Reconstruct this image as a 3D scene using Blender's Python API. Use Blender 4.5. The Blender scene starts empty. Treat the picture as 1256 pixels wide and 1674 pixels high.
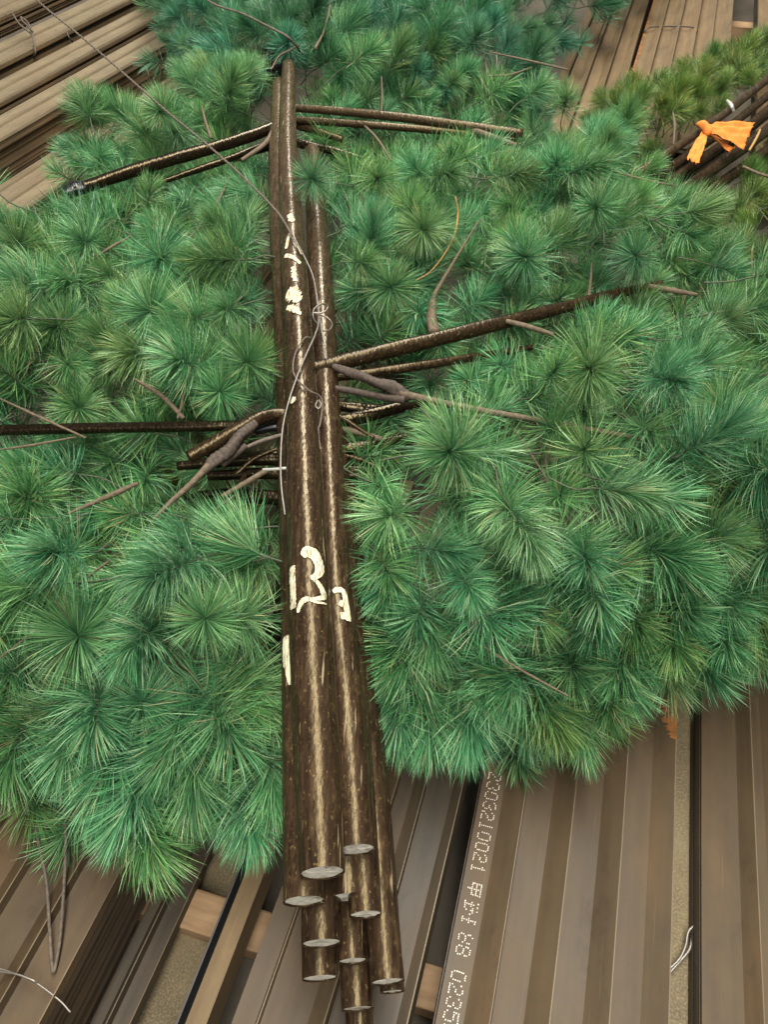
import bpy, math, random
import numpy as np
from mathutils import Vector, Matrix, Quaternion

# ------------------------------------------------------------------ camera, light, exposure
sc = bpy.context.scene
CAM_H, PITCH, FPX = 1.35, math.radians(49.2), 1257.0      # eye height above the sheet tops, downward tilt, focal length in photo pixels
W0, H0 = 1256.0, 1674.0
cam_d = bpy.data.cameras.new('camera'); cam = bpy.data.objects.new('camera', cam_d)
sc.collection.objects.link(cam); sc.camera = cam
cam.location = (0, 0, CAM_H); cam.rotation_euler = (math.pi/2 - PITCH, 0, 0)
cam_d.sensor_fit = 'VERTICAL'; cam_d.sensor_height = 24.0; cam_d.lens = 24.0*FPX/H0
cam_d.clip_start = .02; cam_d.clip_end = 200

world = bpy.data.worlds.new('World'); sc.world = world; world.use_nodes = True
bg = world.node_tree.nodes['Background']
bg.inputs[0].default_value = (1.0, .97, .90, 1); bg.inputs[1].default_value = .15

def area_lamp(name, loc, target, sx, sy, power, col):
    l = bpy.data.lights.new(name, 'AREA'); l.shape = 'RECTANGLE'; l.size = sx; l.size_y = sy
    l.energy = power; l.color = col
    o = bpy.data.objects.new(name, l); sc.collection.objects.link(o)
    o.location = loc; d = Vector(target or loc) - Vector(loc)
    o.rotation_euler = d.to_track_quat('-Z', 'Y').to_euler() if target else (0, 0, 0)      # no target: straight down, long side along the hall
    return o
area_lamp('skylight', (.22, 4.0, 5.0), None, .9, 16.0, 1470, (1.0, .96, .88))
area_lamp('front_fill_lamp', (-.8, -3.2, 3.6), (0, 1.0, 0), 3.0, 2.2, 50, (1.0, .98, .94))  # added soft fill lamp behind the camera, brightens the pole ends

sc.view_settings.view_transform = 'Standard'; sc.view_settings.look = 'None'
sc.view_settings.exposure = 0.0; sc.view_settings.gamma = 1.0
sc.render.engine = 'CYCLES'
sc.cycles.max_bounces = 6; sc.cycles.diffuse_bounces = 3; sc.cycles.glossy_bounces = 3
sc.cycles.use_denoising = True

# ------------------------------------------------------------------ helpers
rnd = random.Random(7); rng = np.random.default_rng(11)
COL = sc.collection
SP, CP = math.sin(PITCH), math.cos(PITCH)
def at(px, py, z):
    """world point at height z that the photograph shows at pixel px, py"""
    a = (px - W0/2)/FPX; b = (H0/2 - py)/FPX
    d = Vector((a, CP + b*SP, -SP + b*CP))
    t = (z - CAM_H)/d.z
    return Vector((0, 0, CAM_H)) + d*t
def proj(p):
    q = Vector(p) - Vector((0, 0, CAM_H))
    dep = q.y*CP - q.z*SP
    return (W0/2 + FPX*q.x/dep, H0/2 - FPX*(q.y*SP + q.z*CP)/dep, dep)

def mesh_obj(name, verts, faces, mats, parent=None, smooth=True, midx=None):
    me = bpy.data.meshes.new(name)
    me.from_pydata([tuple(v) for v in verts], [], faces)
    for m in (mats if isinstance(mats, (list, tuple)) else [mats]): me.materials.append(m)
    if smooth: me.polygons.foreach_set('use_smooth', [True]*len(me.polygons))
    if midx is not None: me.polygons.foreach_set('material_index', midx)
    me.update()
    o = bpy.data.objects.new(name, me); COL.objects.link(o)
    if parent: o.parent = parent
    return o
def tag(o, label=None, cat=None, group=None, kind=None):
    if label: o['label'] = label
    if cat: o['category'] = cat
    if group: o['group'] = group
    if kind: o['kind'] = kind
    return o
def empty(name, loc=(0, 0, 0)):
    o = bpy.data.objects.new(name, None); COL.objects.link(o); o.location = loc; o.empty_display_size = .05
    return o

def spline(pts, n):
    """Catmull-Rom through pts (any dimension), n samples"""
    P = np.array([list(p) for p in pts], float)
    if len(P) == 2:
        t = np.linspace(0, 1, n)[:, None]; return P[0]*(1-t) + P[1]*t
    P = np.vstack([2*P[0]-P[1], P, 2*P[-1]-P[-2]])
    out = []
    m = len(P) - 3
    for s in np.linspace(0, m - 1e-9, n):
        i = int(s); t = s - i
        a, b, c, d = P[i], P[i+1], P[i+2], P[i+3]
        out.append(.5*((2*b) + (-a+c)*t + (2*a-5*b+4*c-d)*t*t + (-a+3*b-3*c+d)*t**3))
    return np.array(out)
def tube_data(path, rad, seg=12, lump=0., spiral=0., cap=True, seed=0):
    path = np.asarray(path, float); n = len(path)
    rad = np.broadcast_to(np.asarray(rad, float), (n,))
    T = np.gradient(path, axis=0); T /= np.linalg.norm(T, axis=1)[:, None] + 1e-12
    up = np.array([0, 0, 1.]) if abs(T[0][2]) < .9 else np.array([1., 0, 0])
    N = np.cross(T[0], up); N /= np.linalg.norm(N)
    r_ = np.random.default_rng(seed)
    ph = r_.uniform(0, 6.28, 6)
    verts = []; L = 0
    for i in range(n):
        N = N - T[i]*N.dot(T[i]); N /= np.linalg.norm(N); B = np.cross(T[i], N)
        if i: L += np.linalg.norm(path[i]-path[i-1])
        for k in range(seg):
            a = 2*math.pi*k/seg
            f = 1.
            if lump: f += lump*(math.sin(2*a+ph[0]+L*37) + math.sin(3*a+ph[1]-L*61)*.7 + math.sin(L*90+ph[2]+a)*.8 + r_.normal()*.35)*.5
            if spiral: f += spiral*(((a/(2*math.pi) + L/.011) % 1.) - .5)
            verts.append(path[i] + rad[i]*f*(math.cos(a)*N + math.sin(a)*B))
    faces = [(i*seg+k, i*seg+(k+1) % seg, (i+1)*seg+(k+1) % seg, (i+1)*seg+k) for i in range(n-1) for k in range(seg)]
    if cap:
        faces.append(tuple(range(seg-1, -1, -1))); faces.append(tuple((n-1)*seg + k for k in range(seg)))
    return verts, faces
def tube(name, path, rad, mat, parent=None, seg=12, **k):
    v, f = tube_data(path, rad, seg, **k)
    return mesh_obj(name, v, f, mat, parent)
def join(datas):
    V, F = [], []
    for v, f in datas:
        o = len(V); V += list(v); F += [tuple(i+o for i in t) for t in f]
    return V, F
def box_data(lo, hi):
    x0, y0, z0 = lo; x1, y1, z1 = hi
    v = [(x0,y0,z0),(x1,y0,z0),(x1,y1,z0),(x0,y1,z0),(x0,y0,z1),(x1,y0,z1),(x1,y1,z1),(x0,y1,z1)]
    f = [(0,3,2,1),(4,5,6,7),(0,1,5,4),(1,2,6,5),(2,3,7,6),(3,0,4,7)]
    return v, f

# ------------------------------------------------------------------ materials
class NT:
    def __init__(s, name):
        s.m = bpy.data.materials.new(name); s.m.use_nodes = True
        s.t = s.m.node_tree; s.b = s.t.nodes['Principled BSDF']
    def n(s, typ, **kw):
        nd = s.t.nodes.new(typ)
        for k, v in kw.items():
            if k in nd.bl_rna.properties.keys() and not k.startswith('i_'): setattr(nd, k, v)
        return nd
    def l(s, a, b): s.t.links.new(a, b)
    def coords(s, scale=(1, 1, 1), kind='Object'):
        tc = s.n('ShaderNodeTexCoord'); mp = s.n('ShaderNodeMapping'); mp.inputs['Scale'].default_value = scale
        s.l(tc.outputs[kind], mp.inputs['Vector']); return mp.outputs[0]
    def noise(s, vec, scale, detail=4, rough=.55):
        nd = s.n('ShaderNodeTexNoise'); nd.inputs['Scale'].default_value = scale
        nd.inputs['Detail'].default_value = detail; nd.inputs['Roughness'].default_value = rough
        s.l(vec, nd.inputs['Vector']); return nd.outputs['Fac']
    def ramp(s, fac, stops):
        nd = s.n('ShaderNodeValToRGB'); e = nd.color_ramp.elements
        while len(e) < len(stops): e.new(.5)
        for el, (p, c) in zip(e, stops): el.position = p; el.color = (*c, 1) if len(c) == 3 else c
        s.l(fac, nd.inputs[0]); return nd.outputs[0]
    def mix(s, fac, a, b, mode='MIX'):
        nd = s.n('ShaderNodeMix'); nd.data_type = 'RGBA'; nd.blend_type = mode
        for sock, v in ((nd.inputs[0], fac), (nd.inputs[6], a), (nd.inputs[7], b)):
            if isinstance(v, (int, float)): sock.default_value = v
            elif isinstance(v, tuple): sock.default_value = (*v, 1)
            else: s.l(v, sock)
        return nd.outputs[2]
    def math(s, op, a, b=0.):
        nd = s.n('ShaderNodeMath'); nd.operation = op
        for sock, v in ((nd.inputs[0], a), (nd.inputs[1], b)):
            if isinstance(v, (int, float)): sock.default_value = v
            else: s.l(v, sock)
        return nd.outputs[0]
    def bump(s, h, strength, dist=.002):
        nd = s.n('ShaderNodeBump'); nd.inputs['Strength'].default_value = strength; nd.inputs['Distance'].default_value = dist
        s.l(h, nd.inputs['Height']); s.l(nd.outputs[0], s.b.inputs['Normal'])
    def set(s, **k):
        for n_, v in k.items():
            sock = s.b.inputs[n_.replace('_', ' ')]
            if isinstance(v, (int, float)): sock.default_value = v
            elif isinstance(v, tuple): sock.default_value = (*v, 1)
            else: s.l(v, sock)
        return s

def steel_material(name, c0, c1, rust=.5, rough=.42):
    t = NT(name)
    v = t.coords((1, .06, 1)); n1 = t.noise(v, 55, 5); n2 = t.noise(t.coords((1, .35, 1)), 6, 5, .6); n3 = t.noise(t.coords(), 420, 2)
    c = t.ramp(n1, [(.3, c0), (.72, c1)])
    c = t.mix(t.ramp(n2, [(.5, (0, 0, 0)), (.75, (rust, rust, rust))]), c, (.17, .088, .034))
    c = t.mix(t.math('MULTIPLY', n3, .35), c, (.05, .04, .03))
    d1 = t.noise(t.coords((1, .5, 1)), 11, 6, .7); d2 = t.noise(t.coords((1, .02, 1)), 240, 2)
    c = t.mix(t.ramp(d1, [(.46, (0, 0, 0)), (.66, (.3, .3, .3))]), c, (c1[0]*1.35, c1[1]*1.3, c1[2]*1.2))      # dust
    c = t.mix(t.ramp(d1, [(.30, (.6, .6, .6)), (.42, (0, 0, 0))]), c, (c0[0]*.5, c0[1]*.5, c0[2]*.5))              # oily stains
    c = t.mix(t.ramp(d2, [(.68, (0, 0, 0)), (.72, (.35, .35, .35))]), c, (c1[0]*1.7, c1[1]*1.7, c1[2]*1.7))        # scratches
    t.set(Base_Color=c, Metallic=0., Specular_IOR_Level=.32, Roughness=t.ramp(n2, [(.3, (rough,)*3), (.7, (rough+.2,)*3)]))
    t.bump(n3, .12, .001)
    return t.m
M = {}
M['steel'] = steel_material('brown_mill_steel', (.058, .038, .0185), (.079, .054, .027), .5)
M['steel_dark'] = steel_material('dark_mill_steel', (.034, .026, .017), (.060, .045, .029), .35)
M['steel_pale'] = steel_material('pale_mill_steel', (.155, .120, .072), (.22, .175, .108), .25, .55)  # paler copy of the brown steel for the upper left top sheets
M['worn'] = steel_material('worn_bare_edge', (.11, .082, .05), (.19, .145, .09), .3, .4)
M['steel_tan'] = steel_material('tan_mill_steel', (.135, .090, .046), (.195, .136, .072), .6, .5)

def rusty():
    t = NT('orange_rust_edge'); n = t.noise(t.coords(), 40, 5)
    t.set(Base_Color=t.ramp(n, [(.35, (.13, .055, .015)), (.65, (.30, .115, .025))]), Roughness=.75); return t.m
M['rust'] = rusty()
def board():
    t = NT('weathered_board')
    n = t.noise(t.coords(), 5, 6, .65); g = t.noise(t.coords(), 260, 3, .7); s = t.noise(t.coords((1, .5, 1)), 14, 4)
    c = t.ramp(n, [(.3, (.055, .042, .022)), (.52, (.13, .098, .05)), (.75, (.19, .15, .085))])
    c = t.mix(t.ramp(s, [(.55, (0, 0, 0)), (.7, (.7, .7, .7))]), c, (.05, .038, .024))
    c = t.mix(t.ramp(g, [(.45, (0, 0, 0)), (.7, (.6, .6, .6))]), c, (.27, .22, .13))
    t.set(Base_Color=c, Roughness=.8); t.bump(g, .5, .002); return t.m
M['board'] = board()
def concrete():
    t = NT('dusty_concrete'); n = t.noise(t.coords(), 3, 6, .65); g = t.noise(t.coords(), 120, 3)
    c = t.ramp(n, [(.3, (.09, .075, .055)), (.7, (.18, .15, .11))])
    t.set(Base_Color=t.mix(t.math('MULTIPLY', g, .5), c, (.07, .06, .045)), Roughness=.9); t.bump(g, .4, .002); return t.m
M['floor'] = concrete()
def timber():
    t = NT('raw_timber'); v = t.coords((.12, 1, 1)); n = t.noise(v, 60, 5); k = t.noise(t.coords(), 7, 4)
    c = t.ramp(n, [(.3, (.23, .135, .065)), (.7, (.38, .245, .13))])
    t.set(Base_Color=t.mix(t.ramp(k, [(.5, (0, 0, 0)), (.8, (.6, .6, .6))]), c, (.14, .085, .045)), Roughness=.75); t.bump(n, .3, .002); return t.m
M['timber'] = timber()

def pole_mat(name, lo, mid, hi, rough=.24, spec=.52, bump=.32, far_tan=.30, gold=1.):
    t = NT(name)
    s1 = t.noise(t.coords((1, .10, 1)), 150, 4, .6); s2 = t.noise(t.coords((1, .04, 1)), 120, 3)
    fl = t.noise(t.coords((1, .6, 1)), 210, 3, .7); mo = t.noise(t.coords((1, .45, 1)), 85, 6, .75); big = t.noise(t.coords((1, .3, 1)), 13, 4)
    c = t.ramp(s1, [(.36, lo), (.56, mid), (.82, hi)])
    c = t.mix(t.ramp(big, [(.48, (0, 0, 0)), (.72, (.6, .6, .6))]), c, mid)
    c = t.mix(t.ramp(mo, [(.54, (0, 0, 0)), (.66, (.6*gold,)*3)]), c, (.080, .052, .023))                # worn, browner patches
    c = t.mix(t.ramp(fl, [(.61, (0, 0, 0)), (.69, (.75*gold,)*3)]), c, (.15, .103, .042))                  # golden flecks
    c = t.mix(t.ramp(s2, [(.67, (0, 0, 0)), (.71, (.6*gold,)*3)]), c, (.36, .29, .18))                   # scraped streaks
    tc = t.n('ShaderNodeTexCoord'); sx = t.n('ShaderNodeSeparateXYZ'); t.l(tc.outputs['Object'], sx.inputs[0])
    far = t.n('ShaderNodeMapRange'); far.inputs[1].default_value = 1.2; far.inputs[2].default_value = 2.6; far.inputs[4].default_value = far_tan
    t.l(sx.outputs[1], far.inputs[0]); c = t.mix(far.outputs[0], c, t.ramp(s1, [(.3, (.070, .046, .026)), (.7, (.185, .135, .078))]))   # lighter tan colour towards the tips
    nr = t.n('ShaderNodeMapRange'); nr.inputs[1].default_value = .95; nr.inputs[2].default_value = .50; nr.inputs[4].default_value = .07   # scuffed varnish at the handled near ends
    t.l(sx.outputs[1], nr.inputs[0])
    rg = t.math('ADD', t.math('ADD', t.math('MULTIPLY', mo, .16), rough - .05), nr.outputs[0])
    t.set(Base_Color=c, Roughness=rg, Specular_IOR_Level=spec, Specular_Tint=(1., .80, .46))
    cr = t.n('ShaderNodeTexVoronoi'); cr.inputs['Scale'].default_value = 170; t.l(t.coords((1, .5, 1)), cr.inputs['Vector'])
    h = t.math('ADD', t.noise(t.coords((1, .5, 1)), 130, 2, .6), t.math('MULTIPLY', cr.outputs['Distance'], .55)); t.bump(h, bump, .0018)
    return t.m
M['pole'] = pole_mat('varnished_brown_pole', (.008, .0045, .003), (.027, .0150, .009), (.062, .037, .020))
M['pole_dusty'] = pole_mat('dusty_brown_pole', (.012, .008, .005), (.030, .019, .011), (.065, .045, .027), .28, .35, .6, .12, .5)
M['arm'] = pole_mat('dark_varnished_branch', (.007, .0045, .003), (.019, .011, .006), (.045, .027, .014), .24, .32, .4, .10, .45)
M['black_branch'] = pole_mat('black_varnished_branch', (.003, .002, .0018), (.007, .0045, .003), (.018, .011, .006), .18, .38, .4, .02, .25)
M['tar'] = NT('black_tape').set(Base_Color=(.006, .006, .008), Roughness=.28).m
def endface():
    t = NT('pale_cut_end'); n = t.noise(t.coords(), 140, 4); k = t.noise(t.coords(), 45, 4)
    c = t.ramp(n, [(.25, (.40, .38, .32)), (.75, (.62, .60, .52))])
    t.set(Base_Color=t.mix(t.ramp(k, [(.55, (0, 0, 0)), (.68, (.8, .8, .8))]), c, (.16, .13, .09)), Roughness=.6); t.bump(n, .4, .002); return t.m
M['cut'] = endface()
def twigm(name, a, b):
    t = NT(name); n = t.noise(t.coords(), 150, 5); t.set(Base_Color=t.ramp(n, [(.3, a), (.7, b)]), Roughness=.75); t.bump(n, .6, .002); return t.m
M['twig'] = twigm('brown_twig', (.060, .042, .025), (.145, .105, .063))
M['tape'] = twigm('brown_paper_tape', (.028, .019, .014), (.078, .055, .039))
M['wire'] = NT('grey_wire').set(Base_Color=(.22, .20, .17), Metallic=.6, Roughness=.4).m
M['wire_pale'] = NT('bright_wire').set(Base_Color=(.62, .60, .55), Metallic=.5, Roughness=.35).m
M['wire_rust'] = twigm('rusty_wire', (.055, .042, .032), (.135, .105, .078))
def paintm():
    t = NT('cream_paint'); n = t.noise(t.coords((1, .3, 1)), 160, 4); k = t.noise(t.coords((1, .12, 1)), 420, 3)
    t.set(Base_Color=t.mix(t.ramp(k, [(.54, (0, 0, 0)), (.62, (.8, .8, .8))]), t.ramp(n, [(.3, (.44, .39, .26)), (.7, (.60, .55, .40))]), (.12, .08, .042)), Roughness=.75, Specular_IOR_Level=.2)
    t.bump(n, .25, .001); return t.m
M['paint'] = paintm()
M['print'] = NT('white_dot_print').set(Base_Color=(.66, .60, .50), Roughness=.6).m
def clothm():
    t = NT('orange_cloth'); n = t.noise(t.coords(), 60, 4); g = t.noise(t.coords(), 700, 2)
    t.set(Base_Color=t.ramp(n, [(.3, (.56, .15, .020)), (.7, (.72, .235, .035))]), Roughness=.85); t.bump(g, .3, .001); return t.m
M['cloth'] = clothm()
M['yellow_tie'] = NT('yellow_raffia').set(Base_Color=(.36, .21, .065), Roughness=.7).m

def needle_mat():
    t = NT('pine_needle')
    a = t.n('ShaderNodeAttribute'); a.attribute_name = 'nv'          # one value per needle
    tp = t.n('ShaderNodeAttribute'); tp.attribute_name = 'along'     # 0 at the base, 1 at the tip
    oi = t.n('ShaderNodeObjectInfo')
    tv = t.n('ShaderNodeAttribute'); tv.attribute_name = 'tv'        # one value per tuft in joined foliage
    rr = t.math('FRACT', t.math('ADD', oi.outputs['Random'], tv.outputs['Fac']))
    c1 = t.ramp(a.outputs['Fac'], [(0., (.033, .115, .042)), (.35, (.070, .220, .066)), (.62, (.160, .355, .115)), (.86, (.320, .500, .195)), (.97, (.46, .48, .19)), (1., (.30, .20, .10))])
    c2 = t.ramp(a.outputs['Fac'], [(0., (.028, .120, .060)), (.35, (.055, .235, .100)), (.62, (.140, .385, .170)), (.9, (.340, .580, .315)), (1., (.44, .45, .26))])
    c = t.mix(t.ramp(rr, [(.2, (0, 0, 0)), (.85, (1, 1, 1))]), c1, c2)
    r2 = t.math('FRACT', t.math('MULTIPLY', rr, 13.37)); r3 = t.math('FRACT', t.math('MULTIPLY', rr, 47.1))
    c = t.mix(t.ramp(r2, [(.80, (0, 0, 0)), (1., (.55, .55, .55))]), c, t.mix(a.outputs['Fac'], (.075, .15, .03), (.36, .42, .12)))       # a few older, yellower tufts
    c = t.mix(1., c, t.ramp(r3, [(0., (.72, .72, .72)), (1., (1.22, 1.22, 1.22))]), 'MULTIPLY')
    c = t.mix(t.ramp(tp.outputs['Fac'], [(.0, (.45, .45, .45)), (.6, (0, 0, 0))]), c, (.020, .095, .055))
    c = t.mix(1., c, oi.outputs['Color'], 'MULTIPLY')
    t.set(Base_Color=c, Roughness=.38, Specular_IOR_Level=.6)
    tr = t.n('ShaderNodeBsdfTranslucent'); t.l(c, tr.inputs['Color'])
    mx = t.n('ShaderNodeMixShader'); mx.inputs[0].default_value = .22
    t.l(t.b.outputs[0], mx.inputs[1]); t.l(tr.outputs[0], mx.inputs[2])
    t.l(mx.outputs[0], t.t.nodes['Material Output'].inputs['Surface'])
    return t.m
M['needle'] = needle_mat()
M['shoot'] = twigm('green_brown_shoot', (.030, .050, .026), (.075, .075, .042))

# ------------------------------------------------------------------ the setting: floor
FLOOR_Z = -.34
tag(mesh_obj('floor', [(-30, -10, FLOOR_Z), (30, -10, FLOOR_Z), (30, 60, FLOOR_Z), (-30, 60, FLOOR_Z)], [(0, 1, 2, 3)], M['floor'], smooth=False), kind='structure')

# ------------------------------------------------------------------ stacks of ribbed steel sheets
def profile(units, rise=.018):
    """sawtooth ribs: a flat, then a slope up to the right, then a short drop"""
    pts = [(0, -.012), (.0012, 0)]; u = 0.0012
    for fl, sl in units:
        u += fl; pts.append((u, 0))
        u += sl; pts.append((u - .0009, rise)); pts.append((u + .0009, rise)); pts.append((u + .0035, .0))
        u += .0035
    return pts
def sheet_mesh(pts, L, th=.0028):
    n = len(pts); V = []; NS = 9
    for j in range(NS):
        y = L*j/(NS-1); wob = rnd.uniform(-.0008, .0008)
        for (u, z) in pts: V.append((u + wob, y, z + wob*.7))
        for (u, z) in pts: V.append((u + wob, y, z - th + wob*.7))
    F = []
    for j in range(NS-1):
        a = j*2*n; b = a + 2*n
        for i in range(n-1):
            F.append((a+i, a+i+1, b+i+1, b+i)); F.append((a+n+i+1, a+n+i, b+n+i, b+n+i+1))
        F.append((a, b, b+n, a+n)); F.append((a+n-1, a+2*n-1, b+2*n-1, b+n-1))
    for a, rev in ((0, False), ((NS-1)*2*n, True)):
        for i in range(n-1):
            q = (a+i, a+n+i, a+n+i+1, a+i+1); F.append(q if not rev else q[::-1])
    me = bpy.data.meshes.new('steel_sheet'); me.from_pydata(V, [], F); me.update()
    worn = [i for i in range(n-1) if abs(pts[i+1][0]-pts[i][0]) < .002 and abs(pts[i+1][1]-pts[i][1]) < 1e-6]
    for j in range(NS-1):
        for i in worn: me.polygons[j*(2*(n-1)+2) + 2*i].material_index = 1
    return me
def stack(edge, az, units, v0, v1, layers, mat, top_label, under_label, dz=.0075, mat2=None, jitter=.004, rise=.018, group=None):
    """edge: world point on the left edge of the top sheet; the sheets run along azimuth az"""
    me = sheet_mesh(profile(units, rise), v1 - v0); me.materials.append(mat); me.materials.append(M['worn'])
    me2 = me.copy(); me2.materials.clear(); me2.materials.append(mat2 or mat); me2.materials.append(mat2 or mat)
    d = Vector((math.sin(az), math.cos(az), 0)); s = Vector((d.y, -d.x, 0)); first = None
    for k in range(layers):
        o = bpy.data.objects.new('steel_sheet', me if k == 0 else me2); COL.objects.link(o)
        j = 0 if k == 0 else rnd.uniform(-jitter, jitter); jv = 0 if k == 0 else rnd.uniform(-.03, .03)
        o.location = Vector(edge) + d*(v0 + jv) + s*j - Vector((0, 0, dz*k)); o.rotation_euler = (0, 0, -az)
        tag(o, top_label if k == 0 else under_label, 'steel sheet', group or 'ribbed steel sheets stacked on the floor')
        first = first or o
    return first
R_ = math.radians
U = (.046, .0345)
# right of the poles: the printed sheet
printed = stack(at(713, 1663, 0), R_(15.3), [(.040, .036), U, U, (.044, .036)], -.45, 2.6, 5, M['steel'],
      'brown ribbed steel sheet with white dot-printed numbers', 'steel sheet nested under the printed sheet at lower right', mat2=M['steel_dark'])
# rust on the right lip of the printed sheet: a thin scaled flake strip on its slope
e = at(1090, 1165, .008); e2 = at(1086, 1245, .008)
stack(at(1147, 1664, -.02), R_(15.0), [(.062, .022), (.02, .03), U, U], -.45, 2.4, 6, M['steel'],
      'steel sheet at the right edge with a narrow light ridge', 'steel sheet nested under the sheet at the right edge', mat2=M['steel_dark'])
# left of the poles
stack(at(88, 1664, 0) - Vector((math.cos(R_(18.9)), -math.sin(R_(18.9)), 0))*.60, R_(18.9), [(.055, .03)]*3 + [(.058, .024)]*3 + [(.066, .0005)], -.5, 2.0, 22, M['steel'],
      'wide ribbed brown steel sheet at lower left under bent rod', 'steel sheet nested under the wide sheet at lower left', mat2=M['steel_dark'], jitter=.003)
stack(at(150, 1664, -.20), R_(18.5), [(.02, .012), (.03, .004)], -.4, 1.4, 2, M['steel_dark'],
      'low dark steel strip beside the lower left stack', 'steel strip nested under the low dark strip at lower left')
stack(at(380, 1666, -.03), R_(17.3), [(.034, .004), (.068, .024)], -.4, 1.5, 10, M['steel'],
      'narrow ribbed steel sheet just left of the pole ends', 'steel sheet nested under the narrow sheet left of the pole ends', mat2=M['steel_dark'], rise=.007)
stack(at(541, 1666, -.03), R_(16.6), [(.026, .02), (.046, .016)], -.4, 2.2, 12, M['steel_dark'],
      'dark steel sheet below the pole ends beside black gap', 'steel sheet nested under the dark sheet below the pole ends', rise=.010)
# the steel channel lying open upwards
def channel(edge, az, L):
    pts = [(0, -.07), (0, 0), (.003, 0), (.003, -.05), (.011, -.05), (.013, -.004), (.046, .002), (.048, -.07)]
    n = len(pts); V = [(u, y, z) for y in (0, L) for (u, z) in pts]
    F = [(i, (i+1) % n, n+(i+1) % n, n+i) for i in range(n)]
    o = mesh_obj('steel_channel', V, F, [M['steel_tan'], M['slot_black']], None, False, [1 if i in (1, 2, 3, 4) else 0 for i in range(n)])
    o.location = edge; o.rotation_euler = (0, 0, -az); return o
M['slot_black'] = NT('black_slot_face').set(Base_Color=(.03, .028, .027), Roughness=.5).m  # black colour on the slot faces and its left lip
tag(channel(at(290, 1666, -.06) - Vector((math.sin(R_(17)), math.cos(R_(17)), 0))*.4, R_(17), 1.6), 'narrow steel channel with dark slot at lower left of poles', 'steel channel')
# boards and bearers
def board_obj(name, p, az, w, v0, v1, th, mat, label, cat):
    n = 24; V = []; F = []
    d, f = box_data((0, v0, -th), (w, v1, 0))
    o = mesh_obj(name, d, f, mat, None, False); o.location = p; o.rotation_euler = (0, 0, -az)
    bv = o.modifiers.new('bevel', 'BEVEL'); bv.width = .004; bv.segments = 2
    return tag(o, label, cat)
board_obj('weathered_board', at(1060, 1664, -.075), R_(15.2), .16, -.4, 2.0, .03, M['board'], 'gritty weathered board lying between two stacks at right', 'board')
board_obj('weathered_board', at(186, 1664, -.262), R_(18.2), .17, -.3, .42, .02, M['board'], 'stained board on the floor left of the channel', 'board')
b0 = at(268, 1470, -.20); b1 = at(700, 1612, -.20)
az = math.atan2(b1.y-b0.y, b1.x-b0.x)
bl, bf = box_data((-.35, -.035, -.08), ((b1-b0).length + .25, .035, 0))
o = mesh_obj('timber_bearer', bl, bf, M['timber'], None, False); o.location = b0; o.rotation_euler = (0, 0, az)
bv = o.modifiers.new('bevel', 'BEVEL'); bv.width = .005; bv.segments = 2
tag(o, 'raw timber bearer crossing under the sheets near the camera', 'timber')

# stacks at the upper left, seen from their layered sides
AZL = R_(23.1)
sl_ = Vector((math.cos(AZL), -math.sin(AZL), 0))
def left_stack(y_far, y_near, z, layers, label, under, mat=M['steel_pale'], dz=.011):
    pf = at(0, y_far, z); pn = at(0, y_near, z)
    w = (pn - pf).dot(sl_)
    k = max(2, round(w/.085)); un = [((w - .004*k)/k*.62, (w - .004*k)/k*.38)]*k
    return stack(pf, AZL, un, -2.6, 3.6, layers, mat, label, under, dz=dz, mat2=M['steel'], jitter=.010, rise=.008, group='ribbed steel sheets stacked at the upper left')
left_stack(-60, 29, .10, 8, 'top sheet of the farthest stack at the upper left corner', 'sheet inside the farthest stack at the upper left corner')
left_stack(69, 106, .06, 7, 'pale top sheet under the small wire loop, upper left', 'sheet in the stack below the small wire loop')
left_stack(131, 168, .03, 8, 'pale top sheet of the middle stack, upper left', 'sheet inside the middle stack at upper left')
left_stack(188, 231, .03, 14, 'pale top sheet above the deepest layered side, upper left', 'sheet in the deepest layered side at upper left')
left_stack(289, 372, -.11, 12, 'pale top sheet half covered by foliage at the left', 'sheet under the half covered top sheet at the left')
# stacks at the upper right
def right_stack(px, az, n, z, layers, label, under, mat=M['steel_tan'], unit=U, v1=2.2):
    return stack(at(px, 0, z), R_(az), [unit]*n, -1.9, v1, layers, mat, label, under, mat2=M['steel_dark'], rise=.030, group='ribbed steel sheets stacked at the upper right')
right_stack(983, 17.6, 3, .0, 8, 'ribbed sheet directly right of the rear foliage, upper right', 'sheet under the ribbed sheet beside the rear foliage')
banded = right_stack(1069, 18.2, 3, .0, 8, 'ribbed sheet with rusty orange edge and wire band, upper right', 'sheet under the wire banded sheet at upper right')
right_stack(1146, 18.0, 2, -.01, 8, 'ribbed sheet right of the wire banded sheet, upper right', 'sheet under the sheet right of the banded one')
right_stack(1241, 18.0, 3, .02, 8, 'ribbed sheet in the upper right corner of the picture', 'sheet under the upper right corner sheet')
stack(at(968, 0, -.05), R_(17.6), [(.03, .012)], -1.4, 1.6, 3, M['steel_tan'], 'narrow steel strip between rear foliage and ribbed sheet', 'strip under the narrow strip behind foliage')
# timber showing between the last two stacks
bl, bf = box_data((-.3, -.05, -.08), (.55, .05, 0))
o = mesh_obj('timber_bearer', bl, bf, M['timber'], None, False); o.location = at(1215, 40, -.14); o.rotation_euler = (0, 0, -R_(14))
tag(o, 'timber bearer showing between stacks in the upper right corner', 'timber')

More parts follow.
